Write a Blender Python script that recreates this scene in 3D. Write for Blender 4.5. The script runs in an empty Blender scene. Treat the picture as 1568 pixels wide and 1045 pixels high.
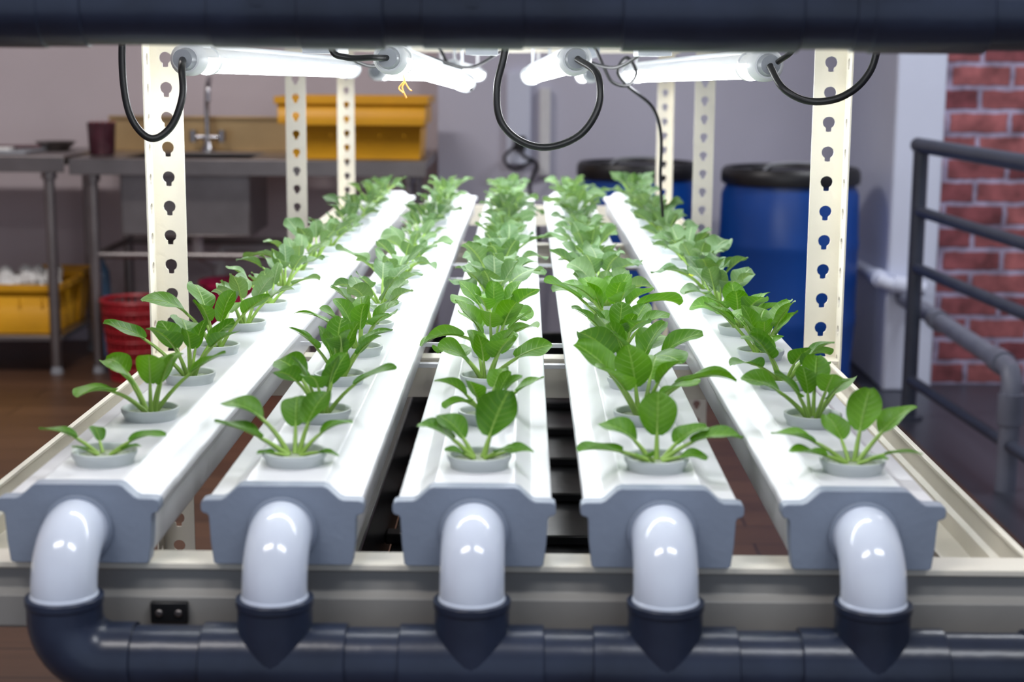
import bpy, math, random
from math import sin, cos, pi, radians, sqrt, atan2
from mathutils import Vector, Matrix
random.seed(11)
ZC = 1.22
try:
    bpy.context.scene.view_settings.view_transform = 'Standard'
    bpy.context.scene.view_settings.look = 'None'
except Exception: pass
# ------------------------------------------------------------------ materials
def newmat(name):
    m = bpy.data.materials.new(name); m.use_nodes = True
    return m, m.node_tree, m.node_tree.nodes['Principled BSDF']
def pmat(name, col, rough=0.5, metal=0.0, noise=0.0, nscale=20.0, bump=0.0, bscale=60.0, spec=0.5, emis=None, es=0.0, coat=0.0):
    m, nt, b = newmat(name); N = nt.nodes; L = nt.links
    b.inputs['Base Color'].default_value = (*col, 1); b.inputs['Roughness'].default_value = rough
    b.inputs['Metallic'].default_value = metal; b.inputs['Specular IOR Level'].default_value = spec
    b.inputs['Coat Weight'].default_value = coat
    tc = N.new('ShaderNodeTexCoord')
    if noise > 0:
        n = N.new('ShaderNodeTexNoise'); n.inputs['Scale'].default_value = nscale; n.inputs['Detail'].default_value = 5
        r = N.new('ShaderNodeValToRGB')
        r.color_ramp.elements[0].position = .3; r.color_ramp.elements[1].position = .7
        r.color_ramp.elements[0].color = (*[c*(1-noise) for c in col], 1)
        r.color_ramp.elements[1].color = (*[min(1, c*(1+noise)) for c in col], 1)
        L.new(tc.outputs['Object'], n.inputs['Vector']); L.new(n.outputs['Fac'], r.inputs['Fac']); L.new(r.outputs['Color'], b.inputs['Base Color'])
    if bump > 0:
        n2 = N.new('ShaderNodeTexNoise'); n2.inputs['Scale'].default_value = bscale; n2.inputs['Detail'].default_value = 4
        bp = N.new('ShaderNodeBump'); bp.inputs['Strength'].default_value = bump; bp.inputs['Distance'].default_value = .01
        L.new(tc.outputs['Object'], n2.inputs['Vector']); L.new(n2.outputs['Fac'], bp.inputs['Height']); L.new(bp.outputs['Normal'], b.inputs['Normal'])
    if emis:
        b.inputs['Emission Color'].default_value = (*emis, 1); b.inputs['Emission Strength'].default_value = es
    return m

M = {}
M['pvc'] = pmat('white_pvc', (.80, .81, .84), .32, noise=.03, nscale=8, bump=.03, bscale=15)
M['cap'] = pmat('grey_cap_plastic', (.27, .32, .41), .42, noise=.05, nscale=30, bump=.05, bscale=200)
M['elbow'] = pmat('glossy_white_pvc', (.78, .85, 1.0), .14, noise=.03, nscale=20, coat=.4)
M['dark'] = pmat('dark_blue_grey_pvc', (.024, .033, .062), .28, noise=.35, nscale=14, bump=.04, bscale=60)
M['cream'] = pmat('cream_painted_steel', (.86, .81, .69), .42, noise=.05, nscale=12, bump=.04, bscale=50)
M['cream_shaded'] = pmat('cream_steel_shaded', (.33, .32, .30), .42, noise=.08, nscale=12, bump=.04, bscale=50)  # cream steel darkened in colour to stand for shade on the front beam
M['cup'] = pmat('net_cup_plastic', (.55, .60, .60), .4, noise=.05)
M['sponge'] = pmat('grow_sponge', (.36, .42, .30), .95, noise=.35, nscale=160, bump=.6, bscale=300)
M['tube'] = pmat('led_diffuser', (1, 1, 1), .3, emis=(.94, .97, 1), es=20)
M['housing'] = pmat('lamp_housing_white', (.8, .82, .85), .4, noise=.03)
M['lampend'] = pmat('lamp_end_grey', (.30, .32, .36), .4, noise=.1)
M['rubber'] = pmat('black_rubber', (.008, .008, .010), .38, noise=.2)
M['blackp'] = pmat('black_plastic', (.012, .012, .013), .3, noise=.3, bump=.1, bscale=12)
M['steel'] = pmat('stainless_steel', (.28, .255, .25), .38, metal=.9, noise=.15, nscale=6, bump=.03)
M['steel_reflect'] = pmat('brushed_steel_reflection', (.66, .45, .22), .38, metal=.7, noise=.12, nscale=5)  # tan tint puts the yellow reflection into the steel colour
M['chrome'] = pmat('chrome', (.5, .5, .52), .15, metal=1, noise=.02)
M['yellow'] = pmat('yellow_plastic', (.76, .37, .008), .45, noise=.08, nscale=6)
M['foam'] = pmat('white_foam', (.75, .74, .72), .9, noise=.15, nscale=60, bump=.5)
M['red'] = pmat('red_plastic', (.36, .012, .020), .4, noise=.1)
M['pink'] = pmat('magenta_plastic', (.50, .012, .08), .4, noise=.1)
M['blue'] = pmat('blue_drum_plastic', (.004, .060, .31), .33, noise=.12, nscale=4, bump=.05, bscale=10)
M['lid'] = pmat('black_lid', (.01, .01, .012), .4, noise=.2)
M['maroon'] = pmat('maroon_jar', (.07, .02, .03), .3, noise=.3)
M['bottle'] = pmat('blue_bottle', (.10, .20, .33), .2, noise=.2)
M['rail'] = pmat('painted_rail_grey', (.042, .050, .076), .42, noise=.15, nscale=10)
M['railgrey'] = pmat('galvanised_pipe', (.15, .16, .21), .45, noise=.15, nscale=10)
M['wall'] = pmat('wall_plaster', (.64, .56, .585), .85, noise=.06, nscale=1.5, bump=.06, bscale=80)
M['wall2'] = pmat('wall_plaster_cool', (.60, .59, .69), .85, noise=.05, nscale=1.5, bump=.06, bscale=80)
M['column'] = pmat('column_paint', (.68, .72, .86), .7, noise=.04, nscale=2, bump=.05)
M['ceil'] = pmat('ceiling_paint', (.6, .6, .62), .9, noise=.03)
M['grey'] = pmat('grey_plastic', (.3, .31, .34), .5, noise=.1)
M['whitep'] = pmat('white_pipe', (.75, .75, .76), .4, noise=.05)
M['amber'] = pmat('dried_leaf', (.55, .22, .04), .6, noise=.2)
M['added_panel'] = pmat('added_ceiling_panel_glow', (1, 1, 1), .5, emis=(1, .98, .95), es=3)

def leafmat(name, c1, c2, vein, vs=.4):
    m, nt, b = newmat(name); N = nt.nodes; L = nt.links
    uv = N.new('ShaderNodeUVMap'); sep = N.new('ShaderNodeSeparateXYZ'); L.new(uv.outputs['UV'], sep.inputs[0])
    def math(op, a, bb=None, cc=None):
        n = N.new('ShaderNodeMath'); n.operation = op
        for i, v in enumerate((a, bb, cc)):
            if v is None: continue
            if isinstance(v, (int, float)): n.inputs[i].default_value = v
            else: L.new(v, n.inputs[i])
        return n.outputs[0]
    u = math('MULTIPLY', math('ABSOLUTE', math('SUBTRACT', sep.outputs['X'], .5)), 2)
    ph = math('SUBTRACT', math('MULTIPLY', sep.outputs['Y'], 7.0), math('MULTIPLY', u, 1.6))
    s = math('PINGPONG', ph, .5)
    vm = math('SUBTRACT', 1.0, math('MINIMUM', math('MULTIPLY', s, 7.0), 1.0))
    vm = math('MULTIPLY', vm, math('SUBTRACT', 1.0, math('MULTIPLY', u, .7)))
    mid = math('SUBTRACT', 1.0, math('MINIMUM', math('MULTIPLY', u, 11.0), 1.0))
    mask = math('MINIMUM', math('ADD', math('MULTIPLY', vm, vs), mid), 1.0)
    oi = N.new('ShaderNodeObjectInfo'); tc = N.new('ShaderNodeTexCoord')
    nz = N.new('ShaderNodeTexNoise'); nz.inputs['Scale'].default_value = 28; L.new(tc.outputs['Object'], nz.inputs['Vector'])
    f = math('ADD', math('MULTIPLY', oi.outputs['Random'], .5), math('MULTIPLY', math('SUBTRACT', nz.outputs['Fac'], .25), .9))
    fc = N.new('ShaderNodeClamp'); L.new(f, fc.inputs[0])
    mx = N.new('ShaderNodeMixRGB'); mx.inputs[1].default_value = (*c1, 1); mx.inputs[2].default_value = (*c2, 1); L.new(fc.outputs[0], mx.inputs[0])
    mv = N.new('ShaderNodeMixRGB'); mv.inputs[2].default_value = (*vein, 1); L.new(mask, mv.inputs[0]); L.new(mx.outputs[0], mv.inputs[1])
    L.new(mv.outputs[0], b.inputs['Base Color']); b.inputs['Roughness'].default_value = .42
    b.inputs['Specular IOR Level'].default_value = .35
    bp = N.new('ShaderNodeBump'); bp.inputs['Strength'].default_value = .5; bp.inputs['Distance'].default_value = .0015
    L.new(math('MULTIPLY', mask, -1.0), bp.inputs['Height']); L.new(bp.outputs['Normal'], b.inputs['Normal'])
    tr = N.new('ShaderNodeBsdfTranslucent')
    hs = N.new('ShaderNodeMixRGB'); hs.blend_type = 'MULTIPLY'; hs.inputs[0].default_value = 1; hs.inputs[2].default_value = (1.0, 1.0, .35, 1)
    L.new(mv.outputs[0], hs.inputs[1]); L.new(hs.outputs[0], tr.inputs['Color'])
    ms = N.new('ShaderNodeMixShader'); ms.inputs[0].default_value = .32
    out = N['Material Output'] if 'Material Output' in N else N.new('ShaderNodeOutputMaterial')
    L.new(b.outputs[0], ms.inputs[1]); L.new(tr.outputs[0], ms.inputs[2]); L.new(ms.outputs[0], out.inputs['Surface'])
    return m
M['leafA'] = leafmat('bright_green_leaf', (.045, .175, .004), (.15, .37, .014), (.28, .50, .09))
M['leafB'] = leafmat('dusty_green_leaf', (.050, .135, .040), (.17, .29, .125), (.34, .45, .26), .3)
M['stem'] = pmat('pale_green_stem', (.28, .46, .08), .4, noise=.15, nscale=50)
M['leafY'] = leafmat('yellow_green_leaf', (.40, .52, .02), (.6, .6, .04), (.7, .7, .3))

# ------------------------------------------------------------------ mesh builder
class MB:
    def __init__(s, zoff=0.0):
        s.v = []; s.f = []; s.m = []; s.uv = []; s.mats = []; s.z = zoff
    def mi(s, k):
        if k not in s.mats: s.mats.append(k)
        return s.mats.index(k)
    def add(s, vs, fs, mat, uvs=None):
        o = len(s.v); s.v += [(p[0], p[1], p[2]+s.z) for p in vs]
        i = s.mi(mat)
        for f in fs:
            s.f.append(tuple(o+a for a in f)); s.m.append(i)
            s.uv.append([uvs[a] for a in f] if uvs else [(0, 0)]*len(f))
    def box(s, x0, x1, y0, y1, z0, z1, mat):
        vs = [(x, y, z) for x in (x0, x1) for y in (y0, y1) for z in (z0, z1)]
        s.add(vs, [(0,1,3,2),(4,6,7,5),(0,4,5,1),(2,3,7,6),(0,2,6,4),(1,5,7,3)], mat)
    def tube(s, pts, r, mat, n=16, caps=True):
        pts = [Vector(p) for p in pts]
        rs = r if isinstance(r, (list, tuple)) else [r]*len(pts)
        vs = []; fs = []
        t0 = (pts[1]-pts[0]).normalized()
        up = Vector((0, 0, 1)) if abs(t0.z) < .9 else Vector((0, 1, 0))
        a = t0.cross(up).normalized(); prev = t0
        for i, p in enumerate(pts):
            if i == 0: t = t0
            elif i == len(pts)-1: t = (pts[i]-pts[i-1])
            else: t = (pts[i+1]-pts[i-1])
            if t.length < 1e-9: t = prev.copy()
            t.normalize()
            a = (a - t*a.dot(t)).normalized(); b = t.cross(a); prev = t
            for k in range(n):
                q = 2*pi*k/n; w = p + (a*cos(q)+b*sin(q))*rs[i]; vs.append(tuple(w))
        for i in range(len(pts)-1):
            for k in range(n):
                fs.append((i*n+k, (i+1)*n+k, (i+1)*n+(k+1) % n, i*n+(k+1) % n))
        if caps:
            fs.append(tuple(range(n))); fs.append(tuple((len(pts)-1)*n+k for k in reversed(range(n))))
        s.add(vs, fs, mat)
    def lathe(s, c, prof, mat, n=32, closed_ends=True):
        vs = []; fs = []
        for (r, z) in prof:
            for k in range(n):
                q = 2*pi*k/n; vs.append((c[0]+r*cos(q), c[1]+r*sin(q), c[2]+z))
        for i in range(len(prof)-1):
            for k in range(n):
                fs.append((i*n+k, i*n+(k+1) % n, (i+1)*n+(k+1) % n, (i+1)*n+k))
        if closed_ends:
            fs.append(tuple(reversed(range(n)))); fs.append(tuple((len(prof)-1)*n+k for k in range(n)))
        s.add(vs, fs, mat)
    def extr(s, prof, axis, a0, a1, mat, ox=0, oz=0):
        n = len(prof); vs = []
        for a in (a0, a1):
            for (p, z) in prof:
                vs.append((p+ox, a, z+oz) if axis == 'Y' else (a, p+ox, z+oz))
        fs = [(k, (k+1) % n, n+(k+1) % n, n+k) for k in range(n)]
        fs.append(tuple(reversed(range(n)))); fs.append(tuple(range(n, 2*n)))
        s.add(vs, fs, mat)
    def done(s, name, bevel=0, angle=35, solid=0, seg=2, merge=0):
        me = bpy.data.meshes.new(name); me.from_pydata(s.v, [], s.f)
        for k in s.mats: me.materials.append(M[k])
        me.polygons.foreach_set('material_index', s.m)
        uvl = me.uv_layers.new(name='UVMap'); flat = [c for f in s.uv for p in f for c in p]
        uvl.data.foreach_set('uv', flat)
        import bmesh
        bm = bmesh.new(); bm.from_mesh(me)
        if merge: bmesh.ops.remove_doubles(bm, verts=bm.verts, dist=merge)
        bmesh.ops.recalc_face_normals(bm, faces=bm.faces); bm.to_mesh(me); bm.free()
        me.polygons.foreach_set('use_smooth', [solid == 0]*len(me.polygons))
        if not solid: me.set_sharp_from_angle(angle=radians(angle))
        ob = bpy.data.objects.new(name, me); bpy.context.scene.collection.objects.link(ob)
        if solid:
            md = ob.modifiers.new('solid', 'SOLIDIFY'); md.thickness = solid
        if bevel:
            md = ob.modifiers.new('bevel', 'BEVEL'); md.width = bevel; md.segments = seg; md.limit_method = 'ANGLE'; md.angle_limit = radians(40)
        return ob
def catmull(P, n=8):
    P = [Vector(p) for p in P]; Q = [P[0]*2-P[1]]+P+[P[-1]*2-P[-2]]; out = []
    for i in range(1, len(Q)-2):
        for k in range(n):
            t = k/n; a, b, c, d = Q[i-1:i+3]
            out.append(.5*((2*b)+(c-a)*t+(2*a-5*b+4*c-d)*t*t+(3*b-a-3*c+d)*t**3))
    out.append(P[-1]); return [tuple(p) for p in out]

# ------------------------------------------------------------------ channels
COLS = [-.341, -.184, -.037, .107, .261]
Y0, Y1 = 1.192, 4.06
HT = -.3205
half = [(.000, 0), (.026, 0), (.0285, .0012), (.031, .0008), (.0325, -.001), (.043, -.0100), (.046, -.0110), (.0565, -.0112),
        (.0592, -.0123), (.0600, -.0145), (.0598, -.0185), (.0565, -.0195), (.0545, -.0215), (.0535, -.029), (.0525, -.030), (.0518, -.055), (.0495, -.0600)]
prof = half + [(-x, z) for (x, z) in reversed(half[1:])]
caphalf = [(.0, .0016), (.031, .0016), (.0345, .0004), (.0435, -.0080), (.047, -.0095), (.0585, -.0097), (.0618, -.0109), (.0626, -.0134),
           (.0626, -.0180), (.0612, -.0200), (.0575, -.0212), (.0565, -.0235), (.0555, -.043), (.0535, -.0598), (.0515, -.0610)]
capprof = caphalf + [(-x, z) for (x, z) in reversed(caphalf[1:])]
EY = 1.140
def channel(cx, dz):
    mb = MB(ZC)
    mb.extr(prof, 'Y', Y0, Y1, 'pvc', cx, HT+dz)
    mb.extr(capprof, 'Y', 1.184, 1.199, 'cap', cx, HT+dz)
    mb.extr(capprof, 'Y', Y1-.008, Y1+.006, 'pvc', cx, HT+dz)
    za = -.354+dz
    mb.tube([(cx, 1.186, za), (cx, 1.181, za), (cx, 1.180, za)], [.0270, .0270, .0260], 'cap', 32)
    R = .036; pts = [(cx, 1.188, za), (cx, EY+R, za)]
    for k in range(1, 13):
        q = pi/2*k/12; pts.append((cx, EY+R-R*sin(q), za-R+R*cos(q)))
    pts.append((cx, EY, -.400+dz)); 
    mb.tube(pts, .0243, 'elbow', 40)
    mb.tube([(cx, EY, -.3895+dz), (cx, EY, -.391+dz), (cx, EY, -.402+dz)], [.0243, .0252, .0252], 'elbow', 40)
    return mb.done('hydroponic_channel', bevel=.0009)
for dz in (0, .483):
    for cx in COLS: channel(cx, dz)

def header(dz, first):
    mb = MB(ZC); zc = -.442+dz
    if dz == 0:
        x0 = COLS[0]; R = .034
        pts = [(x0, EY, -.3940), (x0, EY, zc+R)]
        for k in range(1, 11):
            q = pi/2*k/10; pts.append((x0+R-R*cos(q), EY, zc+R-R*sin(q)))
        pts.append((x0+.052, EY, zc)); mb.tube(pts, .0280, 'dark', 36)
        mb.tube([(x0, EY, -.392), (x0, EY, -.3925), (x0, EY, -.398), (x0, EY, -.3985)], [.027, .029, .029, .028], 'dark', 36)
        mb.tube([(x0+.03, EY, zc), (.60, EY, zc)], .0256, 'dark', 36)
        for cx in COLS[1:]:
            mb.tube([(cx-.054, EY, zc), (cx-.053, EY, zc), (cx+.053, EY, zc), (cx+.054, EY, zc)], [.0275, .0283, .0283, .0275], 'dark', 36)
            mb.tube([(cx, EY, zc+.0), (cx, EY, -.3935)], .0280, 'dark', 36)
            mb.tube([(cx, EY, -.392), (cx, EY, -.3925), (cx, EY, -.398), (cx, EY, -.3985)], [.027, .029, .029, .028], 'dark', 36)
        for xx in (.375, .56):
            mb.tube([(xx, EY, zc), (xx+.045, EY, zc)], .0283, 'dark', 36)
    else:
        zc -= .0035
        mb.tube([(-.70, EY, zc), (.66, EY, zc)], .0262, 'dark', 36)
        for a, b in ((-.50, -.335), (-.158, -.098), (.066, .19), (.238, .32)):
            mb.tube([(a, EY, zc), (a+.001, EY, zc), (b-.001, EY, zc), (b, EY, zc)], [.0275, .0285, .0285, .0275], 'dark', 36)
        for cx in COLS:
            mb.tube([(cx, EY, zc), (cx, EY, -.3965+dz)], .0280, 'dark', 36)
            mb.tube([(cx-.035, EY, zc), (cx+.035, EY, zc)], .0276, 'dark', 36)
    return mb.done('drain_header_pipe', bevel=.0006)
header(0, True); header(.483, False)

# ------------------------------------------------------------------ racks
PITCH = .0388
def perforated(mb, cx, cy, axis, width, z0, z1, mat='cream', hs=1.0):
    ncell = int((z1-z0)/PITCH)
    hw = width/2; hh = PITCH/2
    ca = atan2(hh, hw)
    angs = [0, ca*.6, ca, (ca+pi/2)/2, pi/2, pi-(ca+pi/2)/2, pi-ca, pi-ca*.6, pi, pi+ca*.7, pi+ca, 1.5*pi-.50, 1.5*pi-.30, 1.5*pi, 1.5*pi+.30, 1.5*pi+.50, 2*pi-ca, 2*pi-ca*.7]
    angs = sorted(angs); n = len(angs)
    cz0 = .003
    for c in range(ncell):
        zc = z0+PITCH*(c+.5); vs = []
        for q in angs:
            dq = abs(((q-1.5*pi+pi) % (2*pi))-pi)
            r = .0082*hs
            if dq < .4: r = .0128*hs
            p, z = r*cos(q), r*sin(q)*.95+cz0
            R = min(hw/max(1e-6, abs(cos(q))), hh/max(1e-6, abs(sin(q))))
            P, Z = R*cos(q), R*sin(q)
            for (pp, zz) in ((p, z), (P, Z)):
                vs.append((cx+pp, cy, zc+zz) if axis == 'X' else (cx, cy+pp, zc+zz))
        mb.add(vs, [(2*k, 2*k+1, (2*k+3) % (2*n), (2*k+2) % (2*n)) for k in range(n)], mat)
def rack(xl, xr, ya, yb, name, W=.045, inl=0, inr=0):
    mb = MB(0)
    F = .040; near = ya < 1.3
    for xo, sx in ((xl, 1), (xr, -1)):
        for yo, sy in ((ya, 1), (yb, -1)):
            xx = xo - sx*.07 if (near and sy == 1) else xo
            perforated(mb, xx+sx*W/2, yo, 'X', W, .0, 2.25)
            perforated(mb, xx, yo+sy*F/2, 'Y', F, .0, 2.25, hs=.75)
    posts = mb.done('uprights', solid=.0022, merge=.0002)
    b = MB(ZC)
    for dz in (0, .483):
        fb = [(0, -.3885), (.005, -.3905), (.005, -.406), (-.003, -.410), (-.003, -.4345), (.0, -.437), (.034, -.437), (.034, -.3885)]
        tb = [(0, -.3835), (0, -.3885), (.034, -.3885), (.034, -.3835)]
        e = .13 if near else 0
        b.extr(fb, 'X', xl-e, xr+e, 'cream_shaded' if near and dz == 0 else 'cream', ya-.004 if near else ya, dz)
        b.extr(tb, 'X', xl-e, xr+e, 'cream', ya-.004 if near else ya, dz)
        b.extr([(-p, z) for p, z in fb], 'X', xl, xr, 'cream', yb, dz)
        b.extr([(-p, z) for p, z in tb], 'X', xl, xr, 'cream', yb, dz)
        for xo, sx in ((xl+inl, 1), (xr-inr, -1)):
            sp = [(0, -.384), (.006, -.384), (.006, -.388), (.003, -.390), (.003, -.407), (.008, -.411), (.008, -.428), (.036, -.430), (.036, -.424), (.039, -.424), (.039, -.437), (0, -.437)]
            b.extr([(sx*p, z) for p, z in sp], 'Y', ya+.03 if near else ya, yb, 'cream', xo, dz)
    beams = b.done('beams', bevel=.0008)
    e = bpy.data.objects.new(name, None); bpy.context.scene.collection.objects.link(e)
    posts.parent = e; beams.parent = e
rack(-.492, .418, 1.196, 2.115, 'slotted_angle_rack', W=.043, inl=.006, inr=.012)
rack(-.512, .402, 3.44, 4.42, 'slotted_angle_rack', W=.043)
mb = MB(ZC)
mb.box(-.288, -.259, 1.184, 1.190, -.430, -.413, 'blackp')
for x in (-.281, -.266):
    mb.tube([(x, 1.185, -.4215), (x, 1.1825, -.4215)], .003, 'steel', 12)
mb.done('bracket_plate', bevel=.001)
mb = MB(ZC)
for yy in (2.02, 2.85):
    mb.box(-.40, .32, yy, yy+.012, -.3855, -.3805, 'pvc')
    for a, c in zip(COLS[:-1], COLS[1:]):
        mb.box(a+.054, c-.054, yy, yy+.004, -.358, -.353, 'pvc')
mb.done('channel_support_clips')

mb = MB(0)
x0, x1, ya, yb, zt = -.20, .17, 1.33, 3.35, .66
mb.box(x0+.02, x1-.02, ya+.02, yb-.02, 0, zt-.09, 'blackp')
for (a, b, c, d) in ((x0, x0+.012, ya, yb), (x1-.012, x1, ya, yb), (x0, x1, ya, ya+.012), (x0, x1, yb-.012, yb)):
    mb.box(a, b, c, d, zt-.12, zt, 'blackp')
mb.box(x0-.012, x1+.012, ya-.012, ya+.006, zt-.012, zt, 'blackp'); mb.box(x0-.012, x0+.006, ya, yb, zt-.012, zt, 'blackp')
mb.box(x1-.006, x1+.012, ya, yb, zt-.012, zt, 'blackp')
for k in range(9):
    yy = ya+.12+k*.22; mb.box(x0+.012, x1-.012, yy, yy+.03, zt-.09, zt-.075, 'blackp')
mb.tube([(-.02, ya+.1, zt-.06), (-.02, yb-.1, zt-.06)], .012, 'blackp', 12)
mb.done('nutrient_reservoir_tank', bevel=.003)

# ------------------------------------------------------------------ LED tubes
def lamp(p0, p1, r=.0150, hang=True):
    mb = MB(ZC); a = Vector(p0); b = Vector(p1); d = (b-a).normalized()
    side = d.cross(Vector((0, 0, 1))).normalized(); up = side.cross(d).normalized()
    def arc(q0, q1, rr, mat, n=12, s0=.02, s1=.02):
        vs = []; A = a+d*s0; B = b-d*s1
        for P in (A, B):
            for k in range(n+1):
                q = q0+(q1-q0)*k/n; vs.append(tuple(P+(side*cos(q)+up*sin(q))*rr))
        mb.add(vs, [(k, k+1, n+2+k, n+1+k) for k in range(n)], mat)
    arc(radians(-190), radians(10), r, 'tube', 18)
    arc(radians(10), radians(170), r, 'housing', 10)
    mb.tube([tuple(a+d*.02+up*r*.95), tuple(b-d*.02+up*r*.95)], .006, 'housing', 8)
    for P, s in ((a, 1), (b, -1)):
        mb.tube([tuple(P), tuple(P+d*s*.004), tuple(P+d*s*.030)], [r*1.0, r*1.22, r*1.22], 'housing', 24)
        mb.tube([tuple(P-d*s*.014), tuple(P-d*s*.0)], [r*.72, r*.86], 'lampend', 20)
        mb.tube([tuple(P+d*s*.030), tuple(P+d*s*.034)], [r*1.1, r*1.1], 'lampend', 24)
        q = P+d*s*.10
        mb.tube([tuple(q-d*.006), tuple(q+d*.006)], r*1.15, 'housing', 20)
        mb.tube([tuple(q+up*r), (q.x, q.y, max(.047, q.z+r+.012))], .003, 'housing', 8)
    return mb.done('led_grow_light_tube', angle=50)
lamp((-.378, 1.80, .003), (-.322, 3.00, -.010))
lamp((-.154, 1.82, .006), (-.110, 2.98, -.034))
lamp((.056, 1.82, .006), (.008, 2.98, -.020))
lamp((.268, 1.80, .001), (.192, 3.00, -.016))
lamp((-.300, 3.25, -.016), (-.215, 4.35, -.028))
lamp((-.150, 3.25, -.010), (-.125, 4.35, -.028))
lamp((.050, 3.25, -.010), (.030, 4.35, -.025))
lamp((.130, 3.25, -.018), (.150, 4.35, -.030))
lamp((-.44, 1.40, .055), (.36, 1.40, .055))  # added cross tube, hidden behind the upper pipe, brightens the channel fronts
mb = MB(ZC)
for yy in (1.90, 2.88, 3.36, 4.24):
    mb.box(-.49, .40, yy-.008, yy+.008, .030, .047, 'cream')
for (x, y) in ((-.26, 2.05), (-.06, 2.2), (.17, 2.15), (-.22, 2.7), (.10, 2.7)):
    mb.box(x-.018, x+.018, y, y+.16, .012, .036, 'housing'); mb.box(x-.022, x+.022, y-.006, y+.006, .012, .047, 'lampend'); mb.box(x-.003, x+.003, y+.02, y+.14, .036, .047, 'housing')
mb.tube(catmull([(-.26, 2.21, .02), (-.22, 2.3, -.004), (-.16, 2.4, .012), (-.09, 2.5, -.006), (-.04, 2.6, .02)]), .0028, 'rubber', 8)
mb.tube(catmull([(.17, 2.31, .02), (.13, 2.4, -.004), (.08, 2.5, .012), (.10, 2.68, .02)]), .0028, 'rubber', 8)
mb.done('lamp_mounting_bars', bevel=.001)
# dry root strand hanging from the second tube
mb = MB(ZC)
mb.tube(catmull([(-.152, 1.99, -.009), (-.149, 1.99, -.022), (-.152, 1.99, -.030), (-.147, 1.99, -.042)]), [.0012]*25, 'amber', 6)
mb.tube(catmull([(-.150, 1.99, -.022), (-.156, 1.99, -.030), (-.150, 1.985, -.036)]), .0010, 'amber', 6)
mb.tube(catmull([(-.150, 1.99, -.020), (-.144, 1.99, -.030), (-.140, 1.985, -.033)]), .0010, 'amber', 6)
mb.done('dried_root_strand')

def cable(pts, r=.0040):
    mb = MB(ZC); mb.tube(catmull(pts), r, 'rubber', 12); return mb.done('power_cable')
cable([(-.420, 1.74, .10), (-.432, 1.74, .03), (-.433, 1.74, -.024), (-.425, 1.74, -.062), (-.405, 1.74, -.082), (-.384, 1.745, -.069), (-.372, 1.75, -.037), (-.374, 1.76, -.008), (-.379, 1.79, .003)])
cable([(-.018, 1.74, .10), (-.022, 1.74, .02), (-.031, 1.74, -.024), (-.027, 1.74, -.060), (-.005, 1.74, -.082), (.026, 1.74, -.088), (.060, 1.745, -.074), (.079, 1.75, -.043), (.077, 1.76, -.010), (.057, 1.80, .006)])
cable([(.38, 1.74, .10), (.375, 1.74, .020), (.363, 1.74, -.013), (.337, 1.74, -.033), (.305, 1.745, -.037), (.278, 1.75, -.024), (.267, 1.78, .000)])
cable([(-.215, 1.76, .08), (-.212, 1.76, .018), (-.195, 1.76, .006), (-.170, 1.78, .006), (-.154, 1.81, .006)], .0035)
cable([(.10, 2.6, .05), (.125, 2.6, -.005), (.14, 2.6, -.028), (.165, 2.62, -.032), (.18, 2.65, -.012), (.165, 2.66, .012), (.15, 2.66, -.01), (.17, 2.7, -.035), (.215, 2.75, -.07), (.235, 2.8, -.12), (.24, 2.85, -.20), (.25, 2.9, -.27)], .0028)
cable([(.30, 1.75, .06), (.29, 1.76, .02), (.275, 1.78, .004)], .003)
cable([(-.16, 2.9, .04), (-.13, 2.92, -.02), (-.10, 2.94, -.045), (-.11, 2.98, -.036)], .003)

# ------------------------------------------------------------------ plants
def leaf(mb, base, az, e0, lp, lb, w, droop, mat, cup=.25, wav=.08, twist=0.0, bend=0.0, ph=0.0):
    npet, nb = 5, 12
    p = Vector(base); az0 = az
    path = [(p.copy(), e0, az0)]
    L = lp+lb
    s = 0
    steps = [lp/npet]*npet+[lb/nb]*nb
    for ds in steps:
        s += ds; t = s/L
        e = e0-droop*t**1.6; az = az0+bend*t
        p = p+Vector((cos(e)*cos(az), cos(e)*sin(az), sin(e)))*ds
        path.append((p.copy(), e, az))
    r0 = .0010+w*.030
    rs = [r0*(1.25-.45*i/npet) if i <= npet else r0*.7*(1-(i-npet)/nb)*.7+.0001 for i in range(len(path))]
    mb.tube([tuple(q[0]) for q in path], rs, 'stem', 6, caps=False)
    nu = 8; vs = []; uvs = []
    for i in range(nb+1):
        P, e, az = path[npet+i]; t = i/nb
        lat = Vector((-sin(az), cos(az), 0)); nor = Vector((-sin(e)*cos(az), -sin(e)*sin(az), cos(e)))
        lat, nor = lat*cos(twist)+nor*sin(twist), nor*cos(twist)-lat*sin(twist)
        wd = w*.5*max(.0, sin(pi*min(1, (.03+.97*t)**1.05)))**.50
        if i == nb: wd = w*.12
        for k in range(nu+1):
            u = -1+2*k/nu
            off = cup*wd*(u*u)*(1-.3*t)+wav*w*sin(7*t+ph+(1.5 if u > 0 else 0))*abs(u)**2.2 + .0007
            vs.append(tuple(P+lat*u*wd*(1-.12*abs(u)*cup)+nor*off)); uvs.append(((u+1)/2, t))
    fs = [(i*(nu+1)+k, i*(nu+1)+k+1, (i+1)*(nu+1)+k+1, (i+1)*(nu+1)+k) for i in range(nb) for k in range(nu)]
    mb.add(vs, fs, mat, uvs)
D = radians
def cup(mb, x, y, z):
    n = 28
    mb.lathe((x, y, z), [(.0225, -.004), (.0240, .0035), (.0258, .0065), (.0262, .0085), (.0262, .0105), (.0245, .0108), (.0232, .0095), (.0225, .004)], 'cup', n, False)
    mb.lathe((x, y, z), [(.0228, .0010), (.0228, .0052), (.012, .0062), (.001, .0066)], 'sponge', n)
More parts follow.
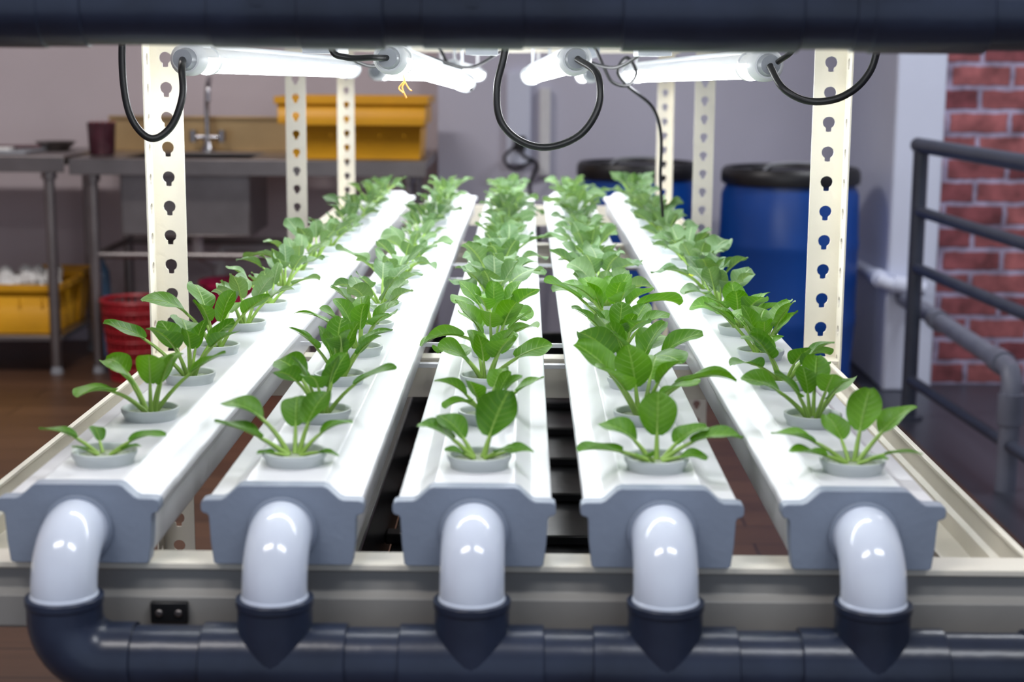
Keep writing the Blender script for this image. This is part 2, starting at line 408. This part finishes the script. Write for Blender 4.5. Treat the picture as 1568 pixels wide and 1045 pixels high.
FRONT = {
 0: [(175, 42, .022, .032, .019, 50), (10, 40, .018, .030, .019, 55), (345, 30, .012, .018, .012, 30), (120, 50, .012, .020, .014, 40), (210, 35, .010, .013, .010, 30)],
 1: [(186, 38, .026, .040, .033, 30), (165, 62, .038, .038, .030, 70), (55, 70, .026, .034, .030, 45), (15, 55, .024, .028, .021, 60), (345, 22, .016, .018, .012, 45), (200, 20, .012, .014, .011, 30), (95, 60, .024, .034, .026, 40)],
 2: [(172, 48, .022, .032, .031, 45), (50, 66, .018, .042, .040, 20), (5, 22, .016, .024, .018, 35), (150, 60, .018, .030, .026, 45), (215, 35, .012, .018, .015, 35), (330, 40, .012, .018, .014, 40)],
 3: [(190, 24, .024, .038, .032, 35), (160, 55, .020, .034, .030, 60), (5, 40, .028, .042, .029, 60), (85, 72, .020, .038, .033, 25), (25, 50, .018, .032, .026, 50), (340, 25, .016, .022, .018, 40), (240, 40, .010, .018, .015, 45)],
 4: [(172, 40, .030, .036, .026, 50), (195, 26, .020, .032, .027, 30), (60, 68, .026, .038, .030, 20), (25, 50, .032, .038, .030, 30), (355, 28, .022, .030, .010, 45), (110, 55, .02, .03, .024, 40), (320, 30, .012, .016, .010, 30)],
}
for ci, cx in enumerate(COLS):
    for row in range(17):
        rnd = random.Random(ci*100+row*7+5)
        y = 1.258+.1655*row+rnd.uniform(-.006, .006); x = cx+rnd.uniform(-.004, .004); z = HT
        mb = MB(ZC); cup(mb, x, y, z)
        base = lambda a: (x+.005*cos(a), y+.005*sin(a), z+.006)
        if row == 0:
            for (az, e, lp, lb, w, dr) in FRONT[ci]:
                a = D(az); leaf(mb, base(a), a, D(e), lp, lb, w, D(dr), 'leafA', cup=.28, wav=.06, twist=rnd.uniform(-.2, .2), ph=rnd.uniform(0, 6))
        else:
            sz = {1: 1.0, 2: 1.07, 3: 1.12}.get(row, 1.16 if row < 9 else 1.0)
            if ci == 3 and row in (1, 2): sz = 1.30
            if ci == 0 and row < 4: sz *= 1.12
            if ci == 2 and row == 1: sz = .88
            if ci < 2 and row > 3: sz *= .95
            if row > 3: sz *= rnd.uniform(.88, 1.1)
            n = {1: 7, 2: 8}.get(row, 10 if ci > 1 else 7)
            dull = (ci in (0, 1) and row > 3) or row > 4
            a0 = rnd.uniform(0, 6.28)
            for k in range(n):
                az = a0+k*2.399+rnd.uniform(-.3, .3)
                age = 1-k/n
                e = D(rnd.uniform(38, 56)+36*(1-age)+(8 if ci < 2 and row < 4 else 0)); lp = sz*(.028+.012*rnd.random())*(.55+.45*age)*(1.15 if ci in (0, 1) else 1)
                lb = sz*(.034+.012*rnd.random())*(.66+.34*age); w = lb*rnd.uniform(.70, .92)
                if ci < 2: w *= .9
                dr = D(rnd.uniform(35, 80))*(.6+.4*age)
                leaf(mb, base(az), az, e, lp, lb, w, dr, 'leafB' if dull else 'leafA', cup=rnd.uniform(.15, .4),
                     wav=.11 if dull else .06, twist=rnd.uniform(-.45, .45), bend=rnd.uniform(-.45, .45), ph=rnd.uniform(0, 6))
            if (ci, row) in ((0, 7), (4, 6)):
                leaf(mb, base(4.2), 4.2, D(50), .03, .035, .022, D(60), 'leafY')
        mb.done('bok_choy_seedling', angle=60)

# ------------------------------------------------------------------ room shell
def brickmat():
    m, nt, b = newmat('painted_brick'); N = nt.nodes; L = nt.links
    tc = N.new('ShaderNodeTexCoord')
    sx = N.new('ShaderNodeSeparateXYZ'); cb = N.new('ShaderNodeCombineXYZ'); L.new(tc.outputs['Object'], sx.inputs[0])
    ad = N.new('ShaderNodeMath'); ad.operation = 'ADD'; L.new(sx.outputs['X'], ad.inputs[0]); L.new(sx.outputs['Y'], ad.inputs[1])
    L.new(ad.outputs[0], cb.inputs['X']); L.new(sx.outputs['Z'], cb.inputs['Y'])
    # slightly wobbly joints
    nw = N.new('ShaderNodeTexNoise'); nw.inputs['Scale'].default_value = 22; nw.inputs['Detail'].default_value = 3; L.new(cb.outputs[0], nw.inputs['Vector'])
    sb = N.new('ShaderNodeVectorMath'); sb.operation = 'SUBTRACT'; sb.inputs[1].default_value = (.5, .5, .5); L.new(nw.outputs['Color'], sb.inputs[0])
    sc = N.new('ShaderNodeVectorMath'); sc.operation = 'SCALE'; sc.inputs['Scale'].default_value = .014; L.new(sb.outputs[0], sc.inputs[0])
    av = N.new('ShaderNodeVectorMath'); av.operation = 'ADD'; L.new(cb.outputs[0], av.inputs[0]); L.new(sc.outputs[0], av.inputs[1])
    br = N.new('ShaderNodeTexBrick'); br.inputs['Scale'].default_value = 1
    br.inputs['Brick Width'].default_value = .235; br.inputs['Row Height'].default_value = .088; br.inputs['Mortar Size'].default_value = .011
    br.inputs['Mortar Smooth'].default_value = .3; br.inputs['Bias'].default_value = -.1
    br.inputs['Color1'].default_value = (.36, .105, .095, 1); br.inputs['Color2'].default_value = (.20, .042, .050, 1); br.inputs['Mortar'].default_value = (.38, .31, .38, 1)
    L.new(av.outputs[0], br.inputs['Vector'])
    nz = N.new('ShaderNodeTexNoise'); nz.inputs['Scale'].default_value = 12; nz.inputs['Detail'].default_value = 8; L.new(cb.outputs[0], nz.inputs['Vector'])
    rp = N.new('ShaderNodeValToRGB'); rp.color_ramp.elements[0].position = .32; rp.color_ramp.elements[1].position = .70
    rp.color_ramp.elements[0].color = (.42, .42, .50, 1); rp.color_ramp.elements[1].color = (1.5, 1.6, 1.8, 1); L.new(nz.outputs['Fac'], rp.inputs[0])
    mx = N.new('ShaderNodeMixRGB'); mx.blend_type = 'MULTIPLY'; mx.inputs[0].default_value = .9; L.new(br.outputs['Color'], mx.inputs[1]); L.new(rp.outputs[0], mx.inputs[2])
    L.new(mx.outputs[0], b.inputs['Base Color']); b.inputs['Roughness'].default_value = .75
    bp = N.new('ShaderNodeBump'); bp.inputs['Strength'].default_value = .7; bp.inputs['Distance'].default_value = .01; bp.invert = True
    L.new(br.outputs['Fac'], bp.inputs['Height']); L.new(bp.outputs['Normal'], b.inputs['Normal'])
    return m
def floormat():
    m, nt, b = newmat('floor_wood_planks'); N = nt.nodes; L = nt.links
    tc = N.new('ShaderNodeTexCoord'); br = N.new('ShaderNodeTexBrick'); br.inputs['Scale'].default_value = 1
    br.inputs['Brick Width'].default_value = 1.2; br.inputs['Row Height'].default_value = .16; br.inputs['Mortar Size'].default_value = .003
    br.inputs['Color1'].default_value = (.125, .062, .034, 1); br.inputs['Color2'].default_value = (.080, .038, .021, 1); br.inputs['Mortar'].default_value = (.02, .01, .008, 1)
    L.new(tc.outputs['Object'], br.inputs['Vector'])
    mp = N.new('ShaderNodeMapping'); mp.inputs['Scale'].default_value = (1, 12, 1); L.new(tc.outputs['Object'], mp.inputs['Vector'])
    nz = N.new('ShaderNodeTexNoise'); nz.inputs['Scale'].default_value = 3; nz.inputs['Detail'].default_value = 6; L.new(mp.outputs[0], nz.inputs['Vector'])
    rp = N.new('ShaderNodeValToRGB'); rp.color_ramp.elements[0].color = (.6, .6, .6, 1); rp.color_ramp.elements[1].color = (1.4, 1.4, 1.4, 1); L.new(nz.outputs['Fac'], rp.inputs[0])
    mx = N.new('ShaderNodeMixRGB'); mx.blend_type = 'MULTIPLY'; mx.inputs[0].default_value = 1; L.new(br.outputs['Color'], mx.inputs[1]); L.new(rp.outputs[0], mx.inputs[2])
    sp = N.new('ShaderNodeSeparateXYZ'); L.new(tc.outputs['Object'], sp.inputs[0])
    gt = N.new('ShaderNodeMath'); gt.operation = 'GREATER_THAN'; gt.inputs[1].default_value = 1.30; L.new(sp.outputs['X'], gt.inputs[0])
    m2 = N.new('ShaderNodeMixRGB'); m2.inputs[2].default_value = (.045, .05, .07, 1); L.new(gt.outputs[0], m2.inputs[0]); L.new(mx.outputs[0], m2.inputs[1])
    L.new(m2.outputs[0], b.inputs['Base Color']); b.inputs['Roughness'].default_value = .38
    return m
M['brick'] = brickmat(); M['floor'] = floormat()
def boxobj(name, *a, bevel=0):
    mb = MB(0); mb.box(*a); return mb.done(name, bevel=bevel)
boxobj('floor', -4.2, 3.6, -2.5, 7.2, -.1, 0, 'floor')
boxobj('ceiling', -4.2, 3.6, -2.5, 7.2, 3.0, 3.1, 'ceil')
boxobj('wall_back', -4.2, 3.6, 7.0, 7.2, 0, 3.0, 'wall')
boxobj('wall_left', -4.3, -4.2, -2.5, 7.2, 0, 3.0, 'wall')
boxobj('wall_right', 3.6, 3.7, -2.5, 7.2, 0, 3.0, 'wall2')
boxobj('wall_partition', -.375, 1.42, 6.9, 7.0, 0, 3.0, 'wall2')
boxobj('wall_brick', 1.556, 3.6, 6.15, 6.35, 0, 3.0, 'brick')
boxobj('wall_column', 1.370, 1.556, 6.0, 6.95, 0, 3.0, 'column', bevel=.01)
boxobj('baseboard_back', -4.2, -.375, 6.985, 7.0, 0, .09, 'wall2')

# ------------------------------------------------------------------ steel tables
def table(x0, x1, y0, y1, h, name, shelf=None, sink=None, splash=None):
    mb = MB(0)
    if sink:
        sx0, sx1, sy0, sy1, sz = sink
        for a in ((x0, sx0, y0, y1), (sx1, x1, y0, y1), (sx0, sx1, y0, sy0), (sx0, sx1, sy1, y1)):
            mb.box(a[0], a[1], a[2], a[3], h-.035, h, 'steel')
        t = .004
        mb.box(sx0-t, sx0, sy0-t, sy1+t, sz, h-.01, 'steel'); mb.box(sx1, sx1+t, sy0-t, sy1+t, sz, h-.01, 'steel')
        mb.box(sx0, sx1, sy0-t, sy0, sz, h-.01, 'steel'); mb.box(sx0, sx1, sy1, sy1+t, sz, h-.01, 'steel'); mb.box(sx0-t, sx1+t, sy0-t, sy1+t, sz-t, sz, 'steel')
        mb.tube([((sx0+sx1)/2, (sy0+sy1)/2, sz), ((sx0+sx1)/2, (sy0+sy1)/2, sz-.1), ((sx0+sx1)/2, y1-.02, sz-.18)], .022, 'whitep', 12)
    else: mb.box(x0, x1, y0, y1, h-.035, h, 'steel')
    mb.box(x0, x1, y0-.004, y0+.004, h-.062, h-.0, 'steel')
    for lx in (x0+.075, x1-.075):
        for ly in (y0+.05, y1-.06):
            mb.tube([(lx, ly, .03), (lx, ly, h-.03)], .021, 'steel', 16); mb.tube([(lx, ly, 0), (lx, ly, .04)], [.026, .018], 'grey', 16)
            mb.tube([(lx, ly, h-.09), (lx, ly, h-.035)], .03, 'steel', 16)
    if shelf:
        mb.box(x0+.05, x1-.05, y0+.05, y1-.06, shelf-.02, shelf, 'steel')
    else:
        for ly in (y0+.05, y1-.06): mb.tube([(x0+.075, ly, .47), (x1-.075, ly, .47)], .014, 'steel', 12)
        for lx in (x0+.075, x1-.075): mb.tube([(lx, y0+.05, .47), (lx, y1-.06, .47)], .014, 'steel', 12)
    if splash: mb.box(splash[0], splash[1], y1-.012, y1, h, splash[2], 'steel_reflect'); mb.box(splash[0], splash[1], y1-.03, y1, splash[2]-.01, splash[2], 'steel_reflect')
    return mb.done(name, bevel=.002)
table(-1.76, -.38, 6.18, 6.82, .85, 'sink_table', sink=(-1.58, -1.08, 6.26, 6.68, .55), splash=(-1.76, -.98, .995))
table(-3.0, -1.77, 6.15, 6.80, .86, 'work_table', shelf=.15)
mb = MB(0); fx, fy = -1.33, 6.73
mb.lathe((fx, fy, .85), [(.03, 0), (.03, .012), (.018, .03), (.016, .07)], 'chrome', 20)
mb.tube(catmull([(fx, fy, .9), (fx, fy, 1.05), (fx+.01, fy-.02, 1.13), (fx+.03, fy-.08, 1.155), (fx+.035, fy-.14, 1.12), (fx+.035, fy-.155, 1.06)]), .011, 'chrome', 14)
mb.tube([(fx-.06, fy, .91), (fx+.06, fy, .91)], .010, 'chrome', 12)
for s in (-1, 1): mb.tube([(fx+s*.06, fy, .89), (fx+s*.06, fy, .94)], .016, 'chrome', 12)
mb.done('kitchen_faucet')
def crate(name, cx, cy, z, wx, wy, h, mat='yellow', taper=.035, fill=False):
    mb = MB(0); t = .006
    def ring(sx, sy, zz): return [(cx-sx, cy-sy, zz), (cx+sx, cy-sy, zz), (cx+sx, cy+sy, zz), (cx-sx, cy+sy, zz)]
    hx, hy = wx/2, wy/2
    R = [ring(hx-taper, hy-taper, z), ring(hx-.012, hy-.012, z+h-.03), ring(hx-.012, hy-.012, z+h-.028), ring(hx, hy, z+h-.028), ring(hx, hy, z+h), ring(hx-.012, hy-.012, z+h), ring(hx-.018, hy-.018, z+h-.03), ring(hx-taper-t, hy-taper-t, z+t)]
    vs = [p for r in R for p in r]; fs = [(i*4+k, i*4+(k+1) % 4, i*4+4+(k+1) % 4, i*4+4+k) for i in range(len(R)-1) for k in range(4)]
    fs += [(3, 2, 1, 0), tuple(range(len(vs)-4, len(vs)))]
    mb.add(vs, fs, mat)
    for k in range(5):
        xx = cx-hx*.7+k*hx*.35; mb.box(xx-.004, xx+.004, cy-hy+.014, cy-hy+.022, z+h*.55, z+h-.03, mat)
    if fill:
        rnd = random.Random(3)
        for k in range(60):
            px, py = cx+rnd.uniform(-1, 1)*(hx-.05), cy+rnd.uniform(-1, 1)*(hy-.05); rr = rnd.uniform(.022, .038)
            mb.lathe((px, py, z+h-.02+rnd.uniform(-.01, .04)), [(rr*.3, -rr*.9), (rr*.85, -rr*.5), (rr, 0), (rr*.8, rr*.5), (rr*.25, rr*.9)], 'foam', 8)
    return mb.done(name, bevel=.003)
crate('yellow_crate', -.66, 6.40, .851, .54, .36, .16, taper=.02)
crate('yellow_crate', -.68, 6.50, .985, .60, .44, .105, taper=.012)
crate('yellow_crate', -2.08, 6.40, .151, .50, .36, .20, fill=True)
crate('yellow_crate', -1.93, 6.62, .151, .22, .18, .22)
mb = MB(0); mb.lathe((-1.70, 6.45, .851), [(.045, 0), (.05, .01), (.056, .11), (.058, .125), (.055, .128), (.05, .12), (.045, .02)], 'maroon', 24)
for k in range(5): mb.tube([(-1.70+.01*k-.02, 6.45, .87), (-1.70+.02*k-.04, 6.45+.01*k, .985)], .003, 'red', 6)
mb.done('utensil_jar')
mb = MB(0)
mb.box(-2.25, -1.95, 6.25, 6.55, .861, .872, 'grey'); mb.box(-2.20, -2.02, 6.28, 6.42, .872, .885, 'foam'); mb.tube([(-2.3, 6.3, .885), (-1.92, 6.36, .885)], .008, 'maroon', 8)
mb.done('cutting_board_stack', bevel=.002)
mb = MB(0); mb.lathe((-1.93, 6.60, .861), [(.05, 0), (.08, .03), (.085, .034), (.08, .034), (.05, .006)], 'steel', 24)
mb.done('steel_bowl')
mb = MB(0); mb.lathe((-1.765, 6.60, .0), [(.035, 0), (.04, .01), (.04, .32), (.036, .36), (.016, .40), (.015, .425)], 'bottle', 20); mb.lathe((-1.765, 6.60, .0), [(.018, .42), (.018, .45)], 'whitep', 16)
mb.done('water_bottle')
def basket(name, cx, cy, r0, r1, h, mat):
    mb = MB(0); n = 30; rows = 9
    for k in range(n):
        q = 2*pi*k/n; mb.tube([(cx+r0*cos(q), cy+r0*sin(q), 0.004), (cx+r1*cos(q), cy+r1*sin(q), h)], .0042, mat, 5)
    for j in range(rows):
        t = j/(rows-1); r = r0+(r1-r0)*t
        mb.tube([(cx+r*cos(2*pi*k/36), cy+r*sin(2*pi*k/36), .006+t*(h-.006)) for k in range(37)], .009 if j == rows-1 else .005, mat, 6, caps=False)
    mb.lathe((cx, cy, 0), [(r0, .0), (r0, .006)], mat, 30)
    mb.lathe((cx, cy, 0), [(r0-.006, .006), (r1-.008, h-.03)], mat, 30, False)
    return mb.done(name)
basket('red_plastic_basket', -1.51, 6.12, .095, .125, .31, 'red')
mb = MB(0); mb.lathe((-1.15, 6.42, 0), [(.10, 0), (.105, .01), (.155, .33), (.168, .335), (.168, .35), (.150, .35), (.145, .33), (.098, .015), (.01, .012)], 'pink', 36); mb.done('magenta_bucket')
mb = MB(0); mb.tube([(-1.33, 6.93, .0), (-1.33, 6.93, .40), (-1.30, 6.93, .43), (-.45, 6.93, .43)], .022, 'whitep', 16)
for x in (-1.2, -.9): mb.tube([(x, 6.93, .43), (x+.05, 6.93, .43)], .027, 'whitep', 16)
mb.done('pvc_waste_pipe')

def drum(cx, cy, r, h):
    mb = MB(0)
    p = [(r*.90, 0), (r*.96, .02), (r*.97, .05), (r*.955, .07), (r, h*.28), (r*1.012, h*.30), (r*1.012, h*.33), (r, h*.35), (r, h*.62), (r*1.012, h*.64), (r*1.012, h*.67), (r, h*.69), (r*.985, h*.88), (r*.93, h*.92), (r*.93, h*.94)]
    mb.lathe((cx, cy, 0), p, 'blue', 56)
    mb.lathe((cx, cy, 0), [(r*.95, h*.925), (r*.99, h*.93), (r*1.0, h*.955), (r*.99, h*.985), (r*.95, h), (r*.90, h), (r*.88, h*.985), (r*.3, h*.98), (.01, h*.98)], 'lid', 56)
    mb.lathe((cx-.12, cy-.05, h*.98), [(.035, 0), (.035, .018), (.02, .02)], 'lid', 20)
    mb.tube(catmull([(cx-r*.5, cy-r*.6, h*.99), (cx-r*.3, cy-r*.6, h*.99+.03), (cx+r*.3, cy-r*.6, h*.99+.03), (cx+r*.5, cy-r*.6, h*.99)]), .005, 'grey', 8)
    return mb.done('blue_plastic_drum', angle=40)
drum(1.015, 6.15, .265, .84); drum(.450, 6.42, .245, .84)

mb = MB(0)
mb.box(.060, .105, 6.86, 6.90, .75, 1.12, 'whitep'); mb.box(-.08, .02, 6.86, 6.90, .80, 1.19, 'column'); mb.box(-.05, .0, 6.84, 6.86, .86, .92, 'blackp')
mb.tube(catmull([(-.03, 6.84, .89), (-.01, 6.80, .84), (.05, 6.82, .80), (.02, 6.83, .70), (.06, 6.83, .50), (.05, 6.83, .2), (.05, 6.83, .008)]), .008, 'rubber', 8)
mb.tube(catmull([(-.04, 6.84, .88), (-.09, 6.80, .83), (-.05, 6.82, .78), (.04, 6.83, .82)]), .007, 'rubber', 8)
mb.done('electrical_trunking', bevel=.003)

# ------------------------------------------------------------------ railing
mb = MB(0)
A = Vector((1.355, 5.52, 0)); B = Vector((1.48, 3.3, 0))
def at(t, z): p = A.lerp(B, t); return (p.x, p.y, z)
mb.tube([at(0, 0), at(0, .965)], .026, 'rail', 20); mb.tube([at(0, 0), at(0, .012)], .05, 'rail', 20)
mb.tube([at(-.02, .955), at(1, .955)], .026, 'rail', 20)
for z in (.73, .535, .14): mb.tube([at(0, z), at(1, z)], .019, 'rail', 16)
mb.tube([at(1, 0), at(1, .955)], .026, 'rail', 20)
mb.done('stair_railing', bevel=0)
mb = MB(0)
pts = [(1.43, 5.60, .36), (1.415, 4.62, .36), (1.414, 4.575, .35), (1.413, 4.555, .32), (1.412, 4.55, .28), (1.412, 4.55, .0)]
mb.tube(pts, .030, 'railgrey', 20)
for p, q in (((1.416, 4.72, .36), (1.415, 4.64, .36)), ((1.412, 4.55, .29), (1.412, 4.55, .20)), ((1.428, 5.5, .36), (1.426, 5.42, .36))): mb.tube([p, q], .037, 'railgrey', 20)
mb.tube([(1.43, 5.60, .36), (1.43, 5.99, .36)], .030, 'railgrey', 20)
mb.done('wall_pipe')
mb = MB(0)
mb.tube([(1.345, 6.90, .43), (1.345, 6.0, .43), (1.345, 5.965, .425), (1.36, 5.955, .42), (1.50, 5.955, .40)], .026, 'column', 16)
mb.tube([(1.345, 6.06, .43), (1.345, 6.0, .43)], .034, 'column', 16); mb.tube([(1.38, 5.955, .418), (1.43, 5.955, .41)], .034, 'column', 16)
mb.done('column_pipe')

# ------------------------------------------------------------------ unseen ceiling panels, added to light the room
for (x, y, p, sx, sy) in ((-1.6, 4.6, 44, 1.2, .3), (1.9, 4.6, 48, 1.2, .3), (-1.0, .2, 20, 1.2, .3), (.9, .2, 20, 1.2, .3)):
    mb = MB(0); mb.box(x-sx/2-.03, x+sx/2+.03, y-sy/2-.03, y+sy/2+.03, 2.95, 3.0, 'housing'); mb.box(x-sx/2, x+sx/2, y-sy/2, y+sy/2, 2.945, 2.955, 'added_panel')
    mb.done('ceiling_fill_panel')
    l = bpy.data.lights.new('added_ceiling_area', 'AREA'); l.shape = 'RECTANGLE'; l.size = sx; l.size_y = sy; l.energy = p; l.color = (1, .95, .93) if x < 0 else (.92, .95, 1)
    o = bpy.data.objects.new('added_ceiling_area_lamp', l); o.location = (x, y, 2.92); bpy.context.scene.collection.objects.link(o)
w = bpy.data.worlds.new('world'); bpy.context.scene.world = w; w.use_nodes = True
bg = w.node_tree.nodes['Background']; bg.inputs[0].default_value = (.70, .81, 1, 1); bg.inputs[1].default_value = .55

# ------------------------------------------------------------------ camera
cam = bpy.data.cameras.new('camera'); co = bpy.data.objects.new('camera', cam); bpy.context.scene.collection.objects.link(co)
cam.sensor_width = 36; cam.lens = 2450/1568*36; cam.clip_start = .05; cam.clip_end = 50
R = Matrix.Rotation(radians(.43), 4, 'Z') @ Matrix.Rotation(radians(90-9.82), 4, 'X') @ Matrix.Rotation(radians(.40), 4, 'Z')
co.matrix_world = Matrix.Translation((0, 0, ZC)) @ R
cam.dof.use_dof = True; cam.dof.focus_distance = 1.80; cam.dof.aperture_fstop = 6.5
bpy.context.scene.camera = co
